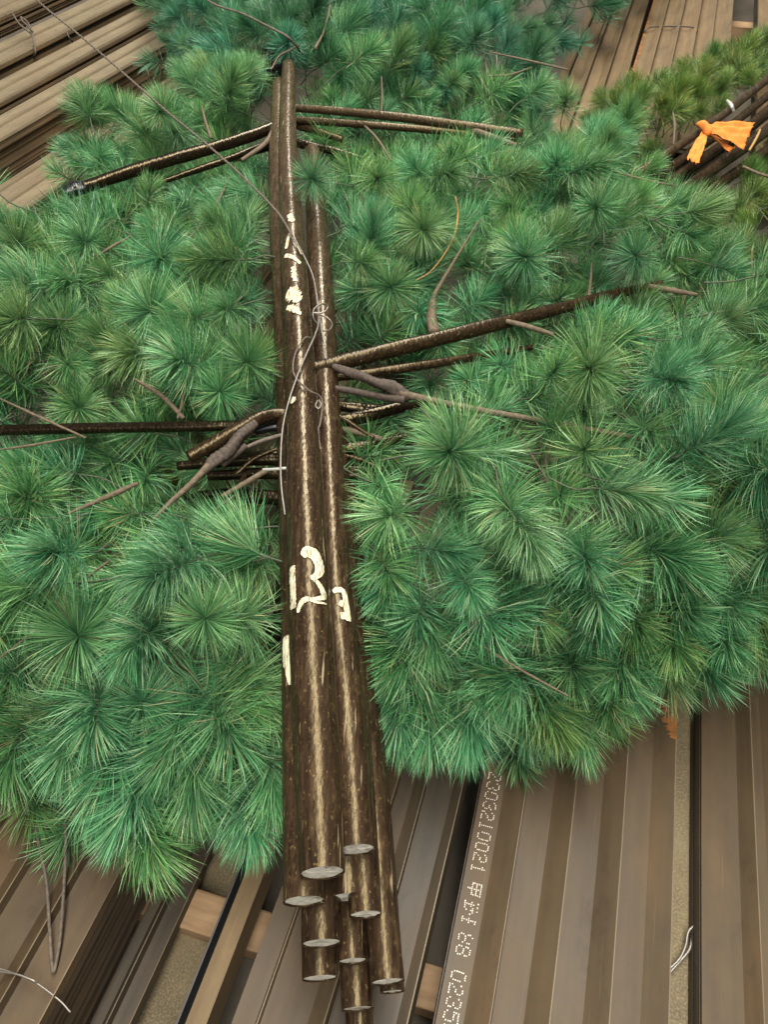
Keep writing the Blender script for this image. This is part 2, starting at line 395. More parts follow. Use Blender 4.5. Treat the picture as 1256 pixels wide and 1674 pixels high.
# white dot print on the printed sheet, a part of that sheet
FONT = {'0': ['01110','10001','10001','10001','10001','10001','01110'], '1': ['00100','01100','00100','00100','00100','00100','01110'],
 '2': ['01110','10001','00001','00110','01000','10000','11111'], '3': ['01110','10001','00001','00110','00001','10001','01110'],
 '5': ['11111','10000','11110','00001','00001','10001','01110'], '8': ['01110','10001','10001','01110','10001','10001','01110'],
 '甲': ['1111111','1001001','1111111','1001001','1111111','0001000','0001000'],
 '班': ['11101000111','01001000010','01011100010','11101010111','01001000010','01001000010','11110000111'], ' ': ['000']*7, '_': ['0']*7}
def dot_print(text, v_start, pitch_v, u0, hgt):
    """glyph tops point right, the line runs towards the camera"""
    datas = []; v = v_start
    for ch in text:
        rows = FONT[ch]; w = len(rows[0])
        for r, row in enumerate(rows):
            for c_, bit in enumerate(row):
                if bit == '1' and rnd.random() > .05:
                    u = u0 + hgt*(6 - r)/6 + rnd.uniform(-.0004, .0004); vv = v - c_*pitch_v + rnd.uniform(-.0005, .0005)
                    a = .00085; b = .0019*rnd.uniform(.7, 1.1)
                    datas.append(box_data((u-a, vv-b, -.0002), (u+a, vv+b, .0006)))
        v -= (w + 1)*pitch_v
    return join(datas)
SV0 = -.45
v, f = dot_print('2303210021 甲_班 88 _02350', .0, .0053, .011, .021)
v = np.array(v); tot = -v[:, 1].min()
# the sheet's own y axis starts at v0; find where the print begins and ends from the photograph
def along(px, py):
    p = at(px, py, 0) - at(713, 1663, 0); a = R_(15.3); return p.x*math.sin(a) + p.y*math.cos(a)
ya = along(800, 1262) - SV0; yb = along(720, 1690) - SV0
v[:, 1] = ya + v[:, 1]*(ya - yb)/tot
mesh_obj('printed_code', v, f, M['print'], printed, False)
# flaking rust along the right lip of the printed sheet and left edge of the banded sheet
def rust_strip(parent, u0, u1, y0, y1, z0, z1):
    V = []; F = []; n = 40
    for i in range(n+1):
        y = y0 + (y1-y0)*i/n; k = .5 + .5*rnd.random()
        k *= math.sin(math.pi*i/n)**.5
        V += [(u1, y, z1+.0012), (u1 + (u0-u1)*k, y, z1 + (z0-z1)*k + .0012)]
    F = [(2*i, 2*i+1, 2*i+3, 2*i+2) for i in range(n)]
    return mesh_obj('rust_flake', V, F, M['rust'], parent, False)
UR = .0012 + .040+.036+.0035 + 2*(.046+.0345+.0035) + .044 + .036
rust_strip(printed, UR-.030, UR, along(1092, 1215)-SV0, along(1092, 1120)-SV0, .003, .018)
rust_strip(banded, .016, .002, 0.3, 2.2, .0, .0)

# ------------------------------------------------------------------ pine tufts
def tuft_arrays(r, n, shoot, nl, a0, a1, width, droop=.0):
    n = n//3*3; g = n//3
    s = np.repeat(np.sort(r.uniform(0, 1, g)**.75), 3)
    th = np.radians(a0 + (a1 - a0)*s**1.5 + np.repeat(r.normal(0, 9, g), 3) + r.normal(0, 5, n))
    ph = np.repeat(np.arange(g)*2.39996 + r.uniform(-.25, .25, g), 3) + r.normal(0, .13, n)
    L = nl*(np.repeat(r.uniform(.86, 1.06, g), 3) + r.normal(0, .035, n))*(1 - .18*s)
    stray = r.random(n) < .035; th = np.where(stray, th + r.normal(0, .5, n), th)
    d = np.stack([np.sin(th)*np.cos(ph), np.sin(th)*np.sin(ph), np.cos(th)], 1)
    p0 = np.stack([np.zeros(n), np.zeros(n), s*shoot], 1) + d*.0015
    bend = np.repeat(r.normal(0, .06, (g, 3)), 3, axis=0) + r.normal(0, .05, (n, 3)) + np.array([0, 0, .05]) + r.normal(0, .08, 3)
    d1 = d + bend; d1 /= np.linalg.norm(d1, axis=1)[:, None]
    d2 = d1 + bend; d2 /= np.linalg.norm(d2, axis=1)[:, None]
    p1 = p0 + d*(L*.36)[:, None]; p2 = p1 + d1*(L*.34)[:, None]; p3 = p2 + d2*(L*.30)[:, None]
    rv = r.normal(0, 1, (n, 3)); side = np.cross(d, rv); side /= np.linalg.norm(side, axis=1)[:, None]
    w = (width*r.uniform(.75, 1.15, n)*.5)[:, None]
    V = np.stack([p0-side*w*.8, p0+side*w*.8, p1-side*w, p1+side*w, p2-side*w*.9, p2+side*w*.9, p3], 1).reshape(-1, 3)
    b = np.arange(n)*7
    Q = np.concatenate([np.stack([b, b+1, b+3, b+2], 1), np.stack([b+2, b+3, b+5, b+4], 1)])
    T = np.stack([b+4, b+5, b+6], 1)
    nv = np.repeat(np.clip(np.repeat(r.beta(2.0, 1.9, g), 3) + r.normal(0, .09, n), 0, 1), 7)
    al = np.tile(np.array([0, 0, .36, .36, .7, .7, 1.]), n)
    return V, Q, T, nv, al
def tuft_mesh(parts, name, shoots=()):
    """parts: list of (V, Q, T, nv, along, tv)"""
    Vs, L, st, tot, nv, al, tv = [], [], [], [], [], [], []
    off = 0; ls = 0; mi = []
    for V, Q, T, a, b, t in parts:
        Vs.append(V); nv.append(a); al.append(b); tv.append(np.full(len(V), t))
        L.append((Q+off).ravel()); st.append(ls + np.arange(len(Q))*4); tot.append(np.full(len(Q), 4)); ls += len(Q)*4
        L.append((T+off).ravel()); st.append(ls + np.arange(len(T))*3); tot.append(np.full(len(T), 3)); ls += len(T)*3
        mi.append(np.zeros(len(Q)+len(T), np.int32)); off += len(V)
    for v, f in shoots:
        v = np.array(v); Vs.append(v); k = len(v); nv.append(np.zeros(k)); al.append(np.zeros(k)); tv.append(np.zeros(k))
        fq = [q for q in f if len(q) == 4]; fa = np.array(fq)
        L.append((fa+off).ravel()); st.append(ls + np.arange(len(fa))*4); tot.append(np.full(len(fa), 4)); ls += len(fa)*4
        mi.append(np.ones(len(fa), np.int32)); off += k
    V = np.concatenate(Vs); L = np.concatenate(L); st = np.concatenate(st); tot = np.concatenate(tot); mi = np.concatenate(mi)
    me = bpy.data.meshes.new(name)
    me.vertices.add(len(V)); me.vertices.foreach_set('co', V.astype(np.float32).ravel())
    me.loops.add(len(L)); me.loops.foreach_set('vertex_index', L.astype(np.int32))
    me.polygons.add(len(st)); me.polygons.foreach_set('loop_start', st.astype(np.int32)); me.polygons.foreach_set('loop_total', tot.astype(np.int32))
    me.polygons.foreach_set('material_index', mi)
    me.materials.append(M['needle']); me.materials.append(M['shoot'])
    for nm, arr in (('nv', nv), ('along', al), ('tv', tv)):
        at_ = me.attributes.new(nm, 'FLOAT', 'POINT'); at_.data.foreach_set('value', np.concatenate(arr).astype(np.float32))
    me.update(calc_edges=True); me.validate(); return me
def shoot_data(r, shoot):
    p = spline([(r.normal(0, .010), r.normal(0, .010), -.10), (r.normal(0, .004), r.normal(0, .004), -.045), (0, 0, 0), (0, 0, shoot)], 9)
    return tube_data(p, np.linspace(.0024, .0013, 9), 5)
WN = .00122
SPEC = {'star': [(600, .034, .108, 98, 30), (560, .028, .108, 102, 36), (640, .040, .104, 96, 24), (580, .034, .106, 100, 32)],
        'brush': [(600, .085, .102, 82, 26), (640, .10, .098, 78, 22), (560, .075, .106, 86, 30), (600, .09, .098, 88, 26), (560, .07, .104, 76, 20)],
        'plume': [(540, .075, .116, 62, 10), (560, .095, .110, 66, 14), (540, .06, .120, 54, 8), (600, .12, .102, 62, 16), (560, .085, .114, 70, 12)]}
VAR = {}
for kind, lst in SPEC.items():
    VAR[kind] = []
    for (n, sh, nl, a0, a1) in lst:
        A = tuft_arrays(rng, n, sh, nl, a0, a1, WN)
        VAR[kind].append((tuft_mesh([A + (0.,)], 'needle_tuft', [shoot_data(rng, sh)]), A, sh))
def frame(axis, roll):
    q = Vector((0, 0, 1)).rotation_difference(Vector(axis).normalized()); return q @ Quaternion((0, 0, 1), roll)
def put_tuft(kind, p, axis, scale, parent, color=(1, 1, 1)):
    me, A, sh = rnd.choice(VAR[kind])
    o = bpy.data.objects.new('needle_tuft', me); COL.objects.link(o)
    q = frame(axis, rnd.uniform(0, 6.28)); o.rotation_mode = 'QUATERNION'; o.rotation_quaternion = q
    # p is the middle of the tuft
    o.location = Vector(p) - Vector(axis).normalized()*(sh*.6*scale); o.scale = (scale*rnd.uniform(.94, 1.06), scale*rnd.uniform(.94, 1.06), scale)
    o.color = (*color, 1); o.parent = parent
    return o
def stuff_tufts(name, spots, parent, color, n=150, wmul=1.15):
    parts = []; shoots = []
    for (p, axis, s) in spots:
        sh = rng.uniform(.03, .09)
        V, Q, T, nv, al = tuft_arrays(rng, n, sh*s, .098*s, 88, 22, WN*wmul)
        Rm = np.array(frame(axis, rnd.uniform(0, 6.28)).to_matrix())
        parts.append((V @ Rm.T + np.array(p), Q, T, nv, al, rng.uniform(0, 1)))
        v, f = shoot_data(rng, sh); shoots.append((np.array(v) @ Rm.T + np.array(p), f))
    me = tuft_mesh(parts, name, shoots); o = bpy.data.objects.new(name, me); COL.objects.link(o)
    o.parent = parent; o.color = (*color, 1); o['kind'] = 'stuff'; return o

def inside(p, poly):
    x, y = p; c = False; j = len(poly)-1
    for i in range(len(poly)):
        xi, yi = poly[i]; xj, yj = poly[j]
        if (yi > y) != (yj > y) and x < (xj-xi)*(y-yi)/(yj-yi) + xi: c = not c
        j = i
    return c
def edge_dist(p, poly):
    P = np.array(p); A = np.array(poly); B = np.roll(A, -1, 0); d = B-A
    t = np.clip(((P-A)*d).sum(1)/((d*d).sum(1)+1e-12), 0, 1); C = A + d*t[:, None]
    r = np.linalg.norm(C-P, axis=1); i = r.argmin(); return r[i], C[i]
def seg_dist(p, pts):
    P = np.array(p[:2]); A = np.array(pts[:-1]); B = np.array(pts[1:]); d = B-A
    t = np.clip(((P-A)*d).sum(1)/((d*d).sum(1)+1e-12), 0, 1); return np.linalg.norm(A + d*t[:, None]-P, axis=1).min()
def poisson(poly, r, tries, taken=()):
    A = np.array(poly); lo = A.min(0); hi = A.max(0); pts = [np.array(t[:2]) for t in taken]; n0 = len(pts)
    grid = {}; cs = r
    for q in pts: grid.setdefault((int(q[0]//cs), int(q[1]//cs)), []).append(q)
    for _ in range(tries):
        q = np.array([rnd.uniform(lo[0], hi[0]), rnd.uniform(lo[1], hi[1])])
        if not inside(q, poly): continue
        gx, gy = int(q[0]//cs), int(q[1]//cs)
        if any(np.hypot(*(q-w)) < r for i in (-1, 0, 1) for j in (-1, 0, 1) for w in grid.get((gx+i, gy+j), ())): continue
        grid.setdefault((gx, gy), []).append(q); pts.append(q)
    return pts[n0:]
def smooth(x): x = min(1., max(0., x)); return x*x*(3-2*x)

# ------------------------------------------------------------------ the main bundle
bundle = empty('pine_bundle', at(540, 900, 0))
bundle_inv = Matrix.Translation(-bundle.location)
tag(bundle, 'large wired bundle of varnished poles with green artificial pine foliage', 'pine bundle')
def under(o, parent=bundle):
    """parent an object built in world coordinates"""
    o.parent = parent
    if o.matrix_parent_inverse is not None:
        w = Vector((0, 0, 0)); q = parent
        while q: w += q.location; q = q.parent
        o.matrix_parent_inverse = Matrix.Translation(-w)
    return o

POLES = {}
def pole(key, ctrl, mat, label=None, seed=0, cut=True, n=140, tip=False):
    """ctrl: (px, py, z, width in photo pixels) from the near end to the far end"""
    P = []
    for (px, py, z, w) in ctrl:
        q = at(px, py, z); dep = proj(q)[2]; P.append((*q, .5*w*dep/FPX))
    S = spline(P, n); path, rad = S[:, :3], S[:, 3].copy()
    if tip:
        m = 3; rad[-m:] *= np.array([.93, .72, .25])
    v, f = tube_data(path, rad, 28, lump=.012, cap=False, seed=seed)
    f.append(tuple((n-1)*28 + k for k in range(28)))
    # wall thickness at the cut end
    T = (path[1]-path[0])/np.linalg.norm(path[1]-path[0]); c = path[0]
    v += [np.array(v[k]) for k in range(28)]; rim0 = len(v) - 28      # own vertices, so that the cut edge stays crisp
    base = len(v); r_ = np.random.default_rng(seed+50)
    for fr, dp in ((.93, .0006), (.90, .004)):
        for k in range(28): v.append(c + (np.array(v[k])-c)*fr + T*dp)
    for k in range(28):
        k2 = (k+1) % 28
        f.append((rim0+k2, rim0+k, base+k, base+k2)); f.append((base+k2, base+k, base+28+k, base+28+k2))
    nf = len(f); o = under(mesh_obj('pole', v, f, [mat, M['cut']], None, True, [0]*nf))
    if label: o['label'] = label
    if cut:
        rim = [c + (np.array(v[k])-c)*.915 + T*(.0022 + r_.normal()*.0003) for k in range(28)]
        mid = [c + (np.array(v[k])-c)*.5 + T*(.0022 + r_.normal()*.0003) for k in range(28)]
        vv = rim + mid + [c + T*.0022]
        ff = [(k, 28+k, 28+(k+1) % 28, (k+1) % 28) for k in range(28)] + [(28+k, 56, 28+(k+1) % 28) for k in range(28)]
        under_sub(mesh_obj('cut_end', vv, ff, M['cut'], None, False), o)
    POLES[key] = (o, path, rad); return o
def under_sub(o, parent):
    o.parent = parent; o.matrix_parent_inverse = Matrix.Identity(4); return o
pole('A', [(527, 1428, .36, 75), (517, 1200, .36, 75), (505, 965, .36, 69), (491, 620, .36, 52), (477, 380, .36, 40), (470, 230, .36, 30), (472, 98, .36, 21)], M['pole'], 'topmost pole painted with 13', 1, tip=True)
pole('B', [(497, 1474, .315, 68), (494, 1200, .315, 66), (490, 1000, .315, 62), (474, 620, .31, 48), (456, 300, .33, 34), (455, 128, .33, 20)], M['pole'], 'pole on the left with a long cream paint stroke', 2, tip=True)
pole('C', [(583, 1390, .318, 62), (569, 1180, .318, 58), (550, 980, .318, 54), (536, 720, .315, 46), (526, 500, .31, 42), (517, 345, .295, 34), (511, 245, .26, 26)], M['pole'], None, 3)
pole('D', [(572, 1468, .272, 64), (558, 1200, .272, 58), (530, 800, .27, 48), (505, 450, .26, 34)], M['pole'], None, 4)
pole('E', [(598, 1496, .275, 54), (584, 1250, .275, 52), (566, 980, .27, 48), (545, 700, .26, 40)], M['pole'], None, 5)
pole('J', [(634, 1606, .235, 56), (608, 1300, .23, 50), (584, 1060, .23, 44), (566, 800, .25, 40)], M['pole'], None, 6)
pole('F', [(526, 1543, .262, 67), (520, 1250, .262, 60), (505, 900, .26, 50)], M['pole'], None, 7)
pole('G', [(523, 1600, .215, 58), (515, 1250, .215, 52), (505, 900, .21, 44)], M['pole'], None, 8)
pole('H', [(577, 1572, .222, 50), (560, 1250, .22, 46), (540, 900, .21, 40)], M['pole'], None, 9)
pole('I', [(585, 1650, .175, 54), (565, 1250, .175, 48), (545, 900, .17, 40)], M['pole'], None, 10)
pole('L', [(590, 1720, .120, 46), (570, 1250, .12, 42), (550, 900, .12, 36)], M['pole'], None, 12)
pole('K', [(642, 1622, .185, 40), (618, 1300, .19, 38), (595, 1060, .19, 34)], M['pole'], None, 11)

# paint on the poles: thin skins that follow the round of the pole
def on_pole(key, px, py, lift=.0007):
    o, path, rad = POLES[key]
    a = (px - W0/2)/FPX; b = (H0/2 - py)/FPX
    d = np.array([a, CP + b*SP, -SP + b*CP]); d /= np.linalg.norm(d); c0 = np.array([0, 0, CAM_H])
    best = None
    path = path[::5]; rad = rad[::5]
    for i in range(len(path)-1):                      # nearest axis segment to the sight line
        p, q = path[i], path[i+1]; e = q-p; n_ = np.cross(d, e)
        A = np.array([d, -e, n_]).T
        t, s, k = np.linalg.solve(A, p - c0)
        if -.05 <= s <= 1.05:
            r = rad[i]*(1-s) + rad[i+1]*s; dist = abs(k)*np.linalg.norm(n_)
            if best is None or dist < best[0]: best = (dist, p + e*s, e/np.linalg.norm(e), r, np.sign(k), n_/np.linalg.norm(n_))
    dist, ax, e, r, sg, nn = best
    f = min(.985, dist/r)
    toc = c0 - ax; toc -= e*toc.dot(e); toc /= np.linalg.norm(toc)
    sd = np.cross(e, toc); sd /= np.linalg.norm(sd)
    if sd.dot(-nn*sg) < 0: sd = -sd
    return ax + (r*1.018 + lift)*(math.sqrt(1-f*f)*toc + f*sd)
def stroke(key, pts, w, label=None, rag=.18):
    S = spline([(x, y, k) for (x, y), k in zip(pts, w if isinstance(w, list) else [w]*len(pts))], 10*len(pts))
    V = []; F = []; m = 5; n = len(S)
    tg = np.gradient(S[:, :2], axis=0); tg /= np.linalg.norm(tg, axis=1)[:, None]
    for i in range(n):
        nr = np.array([-tg[i][1], tg[i][0]]); l = 1 + rnd.uniform(-rag, rag); r = 1 + rnd.uniform(-rag, rag)
        if i in (0, n-1): l *= .6; r *= .6
        for j in range(m+1):
            s = -1 + 2*j/m; q = S[i, :2] + nr*s*S[i, 2]*.5*(l if s < 0 else r)
            V.append(on_pole(key, q[0], q[1], .0006 + .0004*(1-abs(s))))
    F = [(i*(m+1)+j, (i+1)*(m+1)+j, (i+1)*(m+1)+j+1, i*(m+1)+j+1) for i in range(n-1) for j in range(m)]
    return under_sub(mesh_obj('paint_mark', V, F, M['paint'], None, True), POLES[key][0])
stroke('A', [(479.5, 940), (480, 965), (481.5, 990), (481, 1009)], 9)                       # 1
stroke('A', [(496, 930), (503, 924), (514, 927), (521, 940), (522, 952), (517, 961), (509, 965)], [10, 19, 18, 15, 13, 10, 5], rag=.08)   # 3, upper bowl
stroke('A', [(507, 964), (518, 970), (527, 982), (528, 992), (519, 998), (507, 1000)], [4, 7, 9, 8, 6, 5], rag=.12)
stroke('A', [(533, 1001), (518, 1004), (506, 1000), (497, 1002), (491, 1010), (489, 1019)], [3, 4, 7, 9, 7, 4], rag=.15)
stroke('B', [(469.5, 1052), (470, 1080), (470.5, 1100)], [11, 13, 12], rag=.06)
stroke('B', [(471, 1098), (474, 1118), (476, 1133)], [10, 9, 6])
stroke('C', [(546, 984), (553, 980), (562, 982), (566, 998), (568, 1012), (570, 1028)], [7, 9, 8, 8, 9, 8], rag=.1)
stroke('C', [(556, 1000), (564, 1004), (566, 1006)], [10, 10, 6], rag=.1); stroke('C', [(558, 1022), (566, 1021), (570, 1023)], [12, 11, 6], rag=.1)
stroke('J', [(588, 1110), (592, 1118), (593, 1124)], [8, 14, 9], rag=.3); stroke('J', [(590, 1142), (592, 1156), (593, 1168)], [6, 10, 6], rag=.3)
stroke('A', [(474, 369), (477, 376), (482, 380)], [7, 10, 5], rag=.4)
stroke('A', [(469, 424), (475, 403), (484, 415), (494, 431)], 5); stroke('A', [(467, 434), (479, 440), (492, 448)], 6)
stroke('A', [(481, 456), (482, 468), (483, 480)], [6, 8, 5], rag=.5); stroke('A', [(470, 497), (481, 502), (491, 512)], [14, 22, 12], rag=.35)
stroke('A', [(470, 520), (482, 525), (493, 534)], [6, 11, 5], rag=.35); stroke('A', [(476, 670), (480, 673), (482, 677)], [6, 10, 5], rag=.4)

# side branches: varnished tubes welded to the poles, and the tape-wrapped ones
ARM_PATHS = []
def branch(name, ctrl, mat, label=None, lump=.03, spiral=0., seg=14, n=None, clear=34, seed=None):
    P = []
    for (px, py, z, w) in ctrl:
        q = at(px, py, z); P.append((*q, .5*w*proj(q)[2]/FPX))
    n = n or 16*len(ctrl); S = spline(P, n)
    v, f = tube_data(S[:, :3], np.maximum(S[:, 3], .0008), seg, lump=lump, spiral=spiral, seed=seed or rnd.randrange(999))
    o = under(mesh_obj(name, v, f, mat))
    if label: o['label'] = label
    if clear: ARM_PATHS.append((spline([c[:3] for c in ctrl], 24), clear))
    return o
A_ = M['arm']; PD = M['pole_dusty']
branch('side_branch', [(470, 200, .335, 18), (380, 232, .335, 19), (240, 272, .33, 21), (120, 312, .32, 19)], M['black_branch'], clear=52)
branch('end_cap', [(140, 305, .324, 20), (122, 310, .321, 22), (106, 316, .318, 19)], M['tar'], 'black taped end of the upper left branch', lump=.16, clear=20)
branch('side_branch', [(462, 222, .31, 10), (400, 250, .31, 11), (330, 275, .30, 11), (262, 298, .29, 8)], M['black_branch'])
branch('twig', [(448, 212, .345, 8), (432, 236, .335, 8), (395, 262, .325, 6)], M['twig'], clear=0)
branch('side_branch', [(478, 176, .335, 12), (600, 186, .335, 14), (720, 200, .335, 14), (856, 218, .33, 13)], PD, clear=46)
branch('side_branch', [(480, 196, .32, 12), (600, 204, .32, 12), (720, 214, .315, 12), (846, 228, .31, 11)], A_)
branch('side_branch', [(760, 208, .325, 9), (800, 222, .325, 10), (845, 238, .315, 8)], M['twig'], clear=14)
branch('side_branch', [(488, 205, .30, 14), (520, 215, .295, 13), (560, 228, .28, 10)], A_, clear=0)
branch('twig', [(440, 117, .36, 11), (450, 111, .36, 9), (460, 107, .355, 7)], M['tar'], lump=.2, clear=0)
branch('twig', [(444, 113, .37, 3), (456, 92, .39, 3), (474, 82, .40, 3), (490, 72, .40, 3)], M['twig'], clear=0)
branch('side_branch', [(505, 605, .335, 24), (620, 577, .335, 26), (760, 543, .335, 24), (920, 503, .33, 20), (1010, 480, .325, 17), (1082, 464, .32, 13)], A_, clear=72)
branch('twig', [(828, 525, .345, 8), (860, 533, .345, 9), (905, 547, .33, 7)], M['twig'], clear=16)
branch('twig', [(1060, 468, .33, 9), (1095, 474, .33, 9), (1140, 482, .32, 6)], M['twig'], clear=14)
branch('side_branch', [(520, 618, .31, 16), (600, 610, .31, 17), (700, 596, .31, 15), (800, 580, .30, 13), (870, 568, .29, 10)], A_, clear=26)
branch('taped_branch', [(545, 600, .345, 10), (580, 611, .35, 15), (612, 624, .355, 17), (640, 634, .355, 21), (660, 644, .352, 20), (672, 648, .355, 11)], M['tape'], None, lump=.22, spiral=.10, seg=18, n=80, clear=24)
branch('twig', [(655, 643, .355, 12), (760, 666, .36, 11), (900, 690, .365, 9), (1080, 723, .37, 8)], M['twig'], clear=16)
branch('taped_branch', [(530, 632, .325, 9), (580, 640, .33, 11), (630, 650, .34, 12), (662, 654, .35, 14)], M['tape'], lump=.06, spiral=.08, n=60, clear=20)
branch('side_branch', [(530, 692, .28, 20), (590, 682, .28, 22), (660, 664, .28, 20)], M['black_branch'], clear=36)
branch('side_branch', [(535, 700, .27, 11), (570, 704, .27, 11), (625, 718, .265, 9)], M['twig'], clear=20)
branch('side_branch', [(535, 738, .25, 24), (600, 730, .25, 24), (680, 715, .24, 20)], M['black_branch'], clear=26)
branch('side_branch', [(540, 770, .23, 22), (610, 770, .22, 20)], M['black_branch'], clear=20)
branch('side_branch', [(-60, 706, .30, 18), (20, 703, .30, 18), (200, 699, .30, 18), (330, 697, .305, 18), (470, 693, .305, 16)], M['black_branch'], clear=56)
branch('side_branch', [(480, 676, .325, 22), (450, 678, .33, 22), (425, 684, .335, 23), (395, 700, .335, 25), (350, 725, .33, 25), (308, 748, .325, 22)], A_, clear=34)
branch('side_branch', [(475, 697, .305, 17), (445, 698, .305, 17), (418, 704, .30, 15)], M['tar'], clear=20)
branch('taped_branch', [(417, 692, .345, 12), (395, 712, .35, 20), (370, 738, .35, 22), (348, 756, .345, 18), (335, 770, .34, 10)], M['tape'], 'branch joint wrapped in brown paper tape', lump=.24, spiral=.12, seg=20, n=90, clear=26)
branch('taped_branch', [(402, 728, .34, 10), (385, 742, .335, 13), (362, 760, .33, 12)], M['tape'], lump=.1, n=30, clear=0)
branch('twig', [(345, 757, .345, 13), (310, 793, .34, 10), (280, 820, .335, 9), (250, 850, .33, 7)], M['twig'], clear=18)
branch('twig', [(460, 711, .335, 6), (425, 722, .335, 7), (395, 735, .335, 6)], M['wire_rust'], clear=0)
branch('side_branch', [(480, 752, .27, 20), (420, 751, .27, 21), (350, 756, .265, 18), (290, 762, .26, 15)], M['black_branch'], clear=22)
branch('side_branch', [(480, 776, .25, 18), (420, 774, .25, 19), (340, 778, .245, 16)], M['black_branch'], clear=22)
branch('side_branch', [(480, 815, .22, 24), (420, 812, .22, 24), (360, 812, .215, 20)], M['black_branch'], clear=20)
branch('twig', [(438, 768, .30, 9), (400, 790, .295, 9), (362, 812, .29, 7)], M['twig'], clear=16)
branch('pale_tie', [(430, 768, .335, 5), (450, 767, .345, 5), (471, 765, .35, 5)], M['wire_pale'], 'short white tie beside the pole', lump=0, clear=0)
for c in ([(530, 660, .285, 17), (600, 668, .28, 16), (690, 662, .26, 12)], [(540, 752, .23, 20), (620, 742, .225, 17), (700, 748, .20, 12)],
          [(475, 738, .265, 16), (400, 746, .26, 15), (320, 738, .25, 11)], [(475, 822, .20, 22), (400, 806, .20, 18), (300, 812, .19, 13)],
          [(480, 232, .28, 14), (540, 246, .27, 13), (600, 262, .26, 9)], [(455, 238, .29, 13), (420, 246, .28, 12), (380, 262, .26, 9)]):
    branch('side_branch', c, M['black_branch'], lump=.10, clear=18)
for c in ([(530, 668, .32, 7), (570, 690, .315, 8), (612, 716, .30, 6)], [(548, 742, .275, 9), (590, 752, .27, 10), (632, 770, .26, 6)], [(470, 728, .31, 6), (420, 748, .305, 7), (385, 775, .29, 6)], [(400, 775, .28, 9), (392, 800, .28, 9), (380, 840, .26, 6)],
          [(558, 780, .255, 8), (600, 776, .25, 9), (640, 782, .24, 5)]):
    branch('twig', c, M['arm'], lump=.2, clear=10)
# odd twigs that show between the tufts
for c in ([(0, 652, .34, 5), (60, 680, .345, 6), (140, 716, .34, 7)], [(-20, 738, .33, 5), (50, 728, .335, 5), (125, 714, .335, 5)],
          [(712, 545, .31, 14), (704, 500, .34, 12), (735, 440, .36, 7), (785, 358, .37, 4)],
          [(788, 1055, .325, 4), (850, 1094, .34, 5), (930, 1138, .33, 6)], [(1000, 280, .36, 5), (1060, 295, .365, 5), (1110, 305, .36, 6)],
          [(624, 125, .36, 4), (625, 160, .35, 5), (624, 182, .34, 7)], [(330, 175, .37, 5), (336, 200, .36, 6), (345, 226, .345, 10)],
          [(375, 290, .35, 6), (350, 340, .345, 6), (310, 390, .33, 5)], [(220, 620, .34, 8), (265, 648, .335, 11), (300, 684, .32, 16)],
          [(290, 684, .32, 8), (298, 655, .34, 5), (296, 632, .35, 4)], [(215, 385, .34, 5), (175, 408, .34, 6), (140, 433, .335, 5)],
          [(180, 915, .34, 5), (150, 938, .34, 6), (125, 958, .335, 6)], [(55, 1032, .33, 5), (0, 1075, .325, 5)],
          [(1101, 184, .30, 5), (1104, 205, .29, 6), (1102, 236, .27, 5)], [(590, 200, .33, 5), (615, 225, .335, 6), (640, 262, .33, 5)],
          [(968, 430, .34, 5), (965, 470, .33, 7), (958, 520, .32, 8)], [(712, 640, .35, 4), (714, 680, .345, 4), (710, 740, .335, 5)],
          [(870, 110, .37, 4), (835, 122, .37, 5), (795, 124, .365, 4)], [(840, 700, .37, 4), (880, 760, .36, 4), (905, 800, .35, 3)],
          [(225, 790, .33, 12), (180, 810, .32, 12), (110, 840, .31, 8)], [(940, 645, .37, 5), (960, 632, .375, 6), (985, 618, .37, 5)]):
    c = [(x, y, z - .012, w*(.5 if k in (0, len(c)-1) else .8)) for k, (x, y, z, w) in enumerate(c)]
    branch('twig', c, M['twig'], lump=.08, seg=8, clear=5)
branch('joint_wrap', [(708, 490, .345, 12), (706, 520, .335, 17), (710, 545, .33, 19)], M['twig'], lump=.12, n=24, clear=10)
branch('yellow_tie', [(745, 322, .365, 2.5), (749, 350, .375, 4), (740, 392, .37, 3.2), (708, 440, .36, 2.6), (674, 462, .35, 2)], M['yellow_tie'], 'yellow raffia strip hanging on the foliage', lump=.1, seg=6, clear=16)

# foliage of the main bundle
OUT = [(-260, 360), (0, 335), (60, 328), (105, 318), (70, 265), (125, 178), (215, 168), (260, 165), (300, 112), (480, 92), (700, 88), (840, 132), (930, 205), (1035, 242),
       (1128, 304), (1180, 400), (1256, 470), (1480, 520), (1480, 1090), (1256, 1112), (1150, 1140), (1110, 1172), (1000, 1184), (950, 1205), (890, 1235), (850, 1285),
       (790, 1262), (700, 1250), (600, 1240), (540, 1240), (480, 1370), (410, 1430), (330, 1405), (290, 1452), (215, 1462), (165, 1415), (110, 1325), (0, 1318), (-260, 1290)]
def outline(px): return [tuple(at(x, y - 40 if y > 1080 else y, .13 if y > 1000 else .27)[:2]) for x, y in px]
MAIN = outline(OUT)
MAIN = [tuple(p) for p in MAIN]
A_line = [tuple(p[:2]) for p in POLES['A'][1][::4]]
def pole_gap(p):
    """metres between a foliage point and the strip of poles, as the photograph shows the strip"""
    px, py, dep = proj(p)
    L = np.interp(py, [95, 230, 700, 1100, 1475], [455, 440, 462, 464, 462]); Rr = np.interp(py, [95, 200, 350, 700, 1100, 1475], [486, 492, 538, 560, 600, 632])
    g = max(L - px, px - Rr)
    return g*dep/FPX
